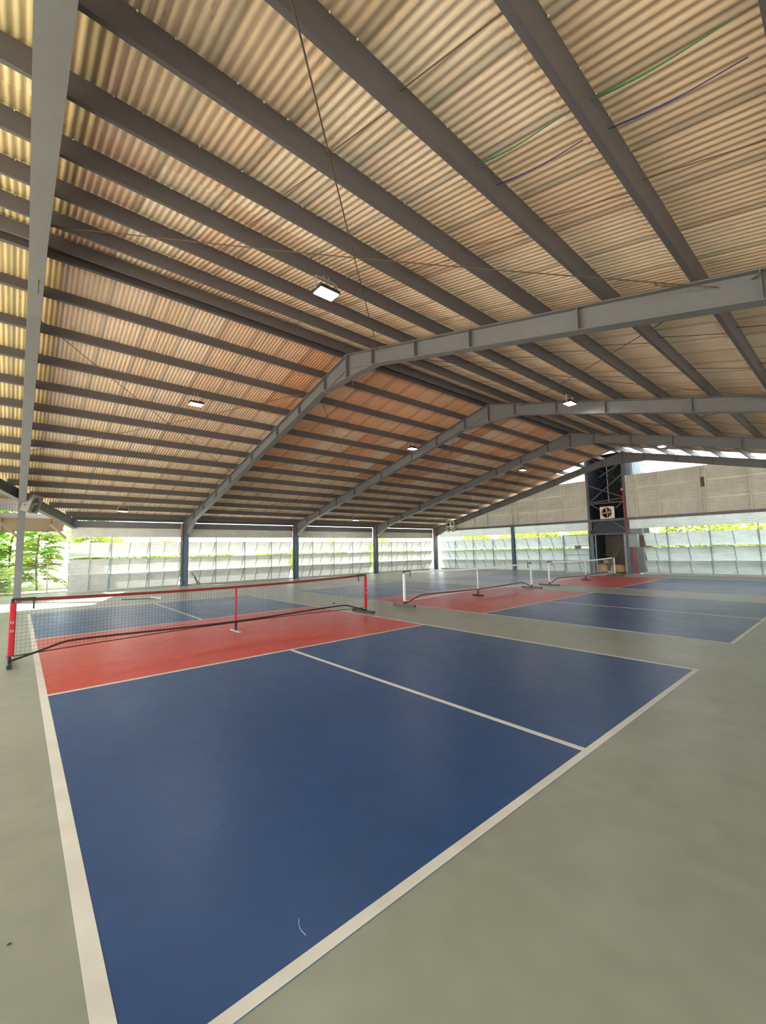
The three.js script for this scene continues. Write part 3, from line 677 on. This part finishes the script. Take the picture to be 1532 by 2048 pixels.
// ---------------------------------------------------------------- outside: fence, lean-to, plants
{
  const f = thing('chain_link_fence', 'rusty chain-link fence outside the open corner', 'fence', [0, -0.1, 0]);
  const A = V(-4.5, 0, -14.6), B = V(1.45, 0, -14.6);
  for (const x of [-4.4, -2.3, -0.2, 0.72]) part('fence_post', rod(V(x, 0, -14.6), V(x, 1.33, -14.6), 0.025, 8), M.fence, f);
  part('fence_post', rod(V(1.45, 0, -14.6), V(1.45, 1.33, -14.6), 0.035, 8), M.rust, f);
  part('top_rail', rod(V(A.x, 1.3, A.z), V(B.x, 1.3, B.z), 0.02, 8), M.rust, f);
  part('bottom_rail', rod(V(A.x, 0.12, A.z), V(B.x, 0.12, B.z), 0.014, 8), M.rust, f);
  const g = [];
  for (let x = -4.5; x < 1.5; x += 0.09) { g.push(bar(V(x, 0.12, -14.6), V(Math.min(1.45, x + 1.15), Math.min(1.3, 0.12 + (Math.min(1.45, x + 1.15) - x)), -14.6), 0.004, 0.004)); g.push(bar(V(x, 0.12, -14.6), V(Math.max(-4.5, x - 1.15), 0.12 + (x - Math.max(-4.5, x - 1.15)), -14.6), 0.004, 0.004)); }
  part('wire_mesh', g, M.fence, f, 'stuff');
  // cloth strip hung on the wall end
  const cp = new THREE.PlaneGeometry(0.16, 1.62, 6, 14); const p = cp.attributes.position;
  for (let i = 0; i < p.count; i++) p.setZ(i, 0.05 * Math.sin(p.getX(i) * 22) + 0.04 * Math.sin(p.getY(i) * 5)), p.setX(i, p.getX(i) * (0.6 + 0.4 * Math.sin(2 + p.getY(i) * 2.2)));
  cp.computeVertexNormals(); cp.translate(1.3, 1.56, -14.08);
  single('cloth_strip', cp, M.tarp, 'pale blue cloth strip hanging at the end of the far wall', 'cloth');
  // lean-to shed roof beyond the corner
  const l = thing('lean_to', 'low timber lean-to roof outside the open corner', 'shed roof');
  part('beam', mbox(6.5, 0.2, 0.14, -2.1, 3.3, -15.5), M.steel, l);
  part('roof_boards', bar(V(-2, 3.2, -15.2), V(-2, 2.75, -17.2), 6.6, 0.04), M.rustWood, l);
  part('edge_board', mbox(6.7, 0.14, 0.04, -2, 2.78, -17.2), M.rustWood, l);
  part('knee_brace', bar(V(-1.0, 3.1, -15.5), V(-0.3, 2.4, -15.5), 0.1, 0.1), M.rustWood, l);
  part('knee_brace', bar(V(0.75, 2.95, -15.5), V(1.4, 2.3, -15.5), 0.1, 0.1), M.rustWood, l);
  part('rafter', bar(V(0.9, 3.15, -15.2), V(0.9, 2.75, -17.2), 0.08, 0.1), M.rustWood, l);
  part('rafter', bar(V(-0.9, 3.15, -15.2), V(-0.9, 2.75, -17.2), 0.08, 0.1), M.rustWood, l);
  const gs = corrugated(2.2, 0.5, 0.09, 0.01, 6), gm = part('gable_sheet', gs, M.steel, l); gm.rotation.x = -Math.PI / 2; gm.position.set(-2.35, 3.5, -15.42);
  part('added_shade_roof', bar(V(-3, 4.25, -13.2), V(-3, 4.0, -17.5), 5.6, 0.03), M.rustWood, l);  // roof plate added to keep the gable sheet below in shade
  part('tie_beam', mbox(2.6, 0.12, 0.12, -1.2, 3.75, -14.6), M.purlin, l);
}
// plants: compound leaves (paired leaflets on an arching stalk), one foliage mesh per plant
function leafletPlant(label, base, height, nFronds, len, hue, group) {
  const o = thing('leafy_tree', label, 'tree', base, 0, group);
  const pos = [], col = [], idx = []; const c = new THREE.Color();
  const tri = (a, b, e) => { const k = pos.length / 3; pos.push(a.x, a.y, a.z, b.x, b.y, b.z, e.x, e.y, e.z); for (let i = 0; i < 3; i++) col.push(c.r, c.g, c.b); };
  const stems = [tube([V(0, 0, 0), V(rr(-0.1, 0.1), height * 0.4, rr(-0.1, 0.1)), V(rr(-0.2, 0.2), height * 0.8, rr(-0.2, 0.2))], 0.05, 8, 6)];
  for (let f = 0; f < nFronds; f++) {
    const az = rnd() * 6.283, h0 = height * (0.12 + 0.85 * rnd()), dir = V(Math.cos(az), 0, Math.sin(az)), el = rr(0.1, 0.9), L = len * rr(0.7, 1.2);
    const side = V(-dir.z, 0, dir.x), n = 11; let prev = null;
    c.setHSL(hue + rr(-0.035, 0.03), rr(0.7, 0.95), rr(0.24, 0.42));
    if (rnd() < 0.05) c.setHSL(0.15, 0.95, 0.4);
    for (let i = 0; i <= n; i++) {
      const t = i / n, p = dir.clone().multiplyScalar(L * t).add(V(0, h0 + L * (el * t - 0.75 * t * t), 0));
      if (i > 1) for (const s of [-1, 1]) {
        const ll = L * 0.3 * Math.sin(Math.PI * (0.18 + 0.75 * t)), tip = p.clone().addScaledVector(side, s * ll).addScaledVector(dir, ll * 0.45).add(V(0, -ll * rr(0.1, 0.5), 0));
        const w = ll * 0.24, m = p.clone().lerp(tip, 0.45), q1 = m.clone().addScaledVector(dir, w), q2 = m.clone().addScaledVector(dir, -w);
        tri(p, q1, tip); tri(p, tip, q2);
      }
      prev = p;
    }
  }
  const g = new THREE.BufferGeometry(); g.setAttribute('position', new THREE.Float32BufferAttribute(pos, 3)); g.setAttribute('color', new THREE.Float32BufferAttribute(col, 3)); g.computeVertexNormals();
  part('foliage', g, M.leaf, o); part('stem', stems, M.bark, o);
  return o;
}
const T1 = 'leafy trees outside the open corner';
leafletPlant('feathery green tree right behind the fence at the open corner', [0.5, -0.1, -18.5], 3.4, 150, 1.2, 0.225, T1);
leafletPlant('bright green tree left of the first column outside', [-2.0, -0.1, -18.6], 3.2, 150, 1.2, 0.23, T1);
leafletPlant('yellow-green tree by the end of the louvred wall', [2.6, -0.1, -18.4], 3.2, 140, 1.1, 0.21, T1);
leafletPlant('taller green tree farther behind the open corner', [-0.5, -0.1, -21.4], 5.0, 230, 1.5, 0.23, T1);
leafletPlant('tall green tree far back at the left edge', [-4.2, -0.1, -21.2], 5.2, 230, 1.5, 0.225, T1);
leafletPlant('low bushy plant at the foot of the fence', [-0.9, -0.1, -15.5], 1.2, 110, 0.7, 0.22, T1);
leafletPlant('dark green tree at the back, right of the open corner', [3.2, -0.1, -23.5], 5.0, 230, 1.5, 0.24, T1);
leafletPlant('dark green tree at the very back behind the first column', [-2.0, -0.1, -24.8], 5.4, 240, 1.6, 0.24, T1);
// bushes beyond the louvres
function bush(label, base, r, h, hue, group, n = 3600) {
  const o = thing('hedge_bush', label, 'bush', base, 0, group);
  const pos = [], col = []; const c = new THREE.Color();
  for (let i = 0; i < n; i++) {
    const u = rnd() * 6.283, v = Math.acos(2 * rnd() - 1), k = 0.7 + 0.3 * Math.cbrt(rnd()), p = V(r * k * Math.sin(v) * Math.cos(u), h * 0.5 * (1 + k * Math.cos(v)), r * k * Math.sin(v) * Math.sin(u));
    const a = V(rr(-1, 1), rr(-0.6, 0.6), rr(-1, 1)).normalize(), b = V(rr(-1, 1), rr(-1, 1), rr(-1, 1)).cross(a).normalize(), L = rr(0.16, 0.3), w = L * 0.3;
    c.setHSL(hue + rr(-0.03, 0.03), rr(0.65, 0.95), rr(0.2, 0.36));
    const q = [p, p.clone().addScaledVector(a, L * 0.5).addScaledVector(b, w), p.clone().addScaledVector(a, L), p.clone().addScaledVector(a, L * 0.5).addScaledVector(b, -w)];
    for (const j of [0, 1, 2, 0, 2, 3]) { pos.push(q[j].x, q[j].y, q[j].z); col.push(c.r, c.g, c.b); }
  }
  const g = new THREE.BufferGeometry(); g.setAttribute('position', new THREE.Float32BufferAttribute(pos, 3)); g.setAttribute('color', new THREE.Float32BufferAttribute(col, 3)); g.computeVertexNormals();
  part('foliage', g, M.leaf, o); part('stem', rod(V(0, 0, 0), V(0, h * 0.6, 0), 0.06, 6), M.bark, o);
}
const bf = ['left part of the first bay', 'right part of the first bay', 'left part of the second bay', 'middle of the second bay', 'left part of the third bay', 'right part of the third bay', 'left part of the last bay', 'right part of the last bay'];
for (let i = 0; i < 8; i++) bush('green bush outside the far louvred wall, ' + bf[i], [3.5 + i * 3.3, -0.1, -19.5 - (i % 3) * 1.3], rr(1.2, 1.5), rr(1.9, 2.7), 0.23, 'bushes beyond the far wall');
const bg = ['at the far corner', 'before the gable column', 'behind the gable column', 'behind the louvred door', 'behind the store tower', 'behind the electrical cabinet', 'second right of the cabinet', 'third right of the cabinet', 'beyond the right edge'];
for (let i = 0; i < 9; i++) bush('yellow-green bush outside the gable wall louvres, ' + bg[i], [29.5 + (i % 2) * 1.2, -0.1, -14 + i * 3.0], rr(1.4, 1.6), rr(3.0, 3.8), 0.2, 'bushes beyond the gable wall');

renderer.render(scene, camera);
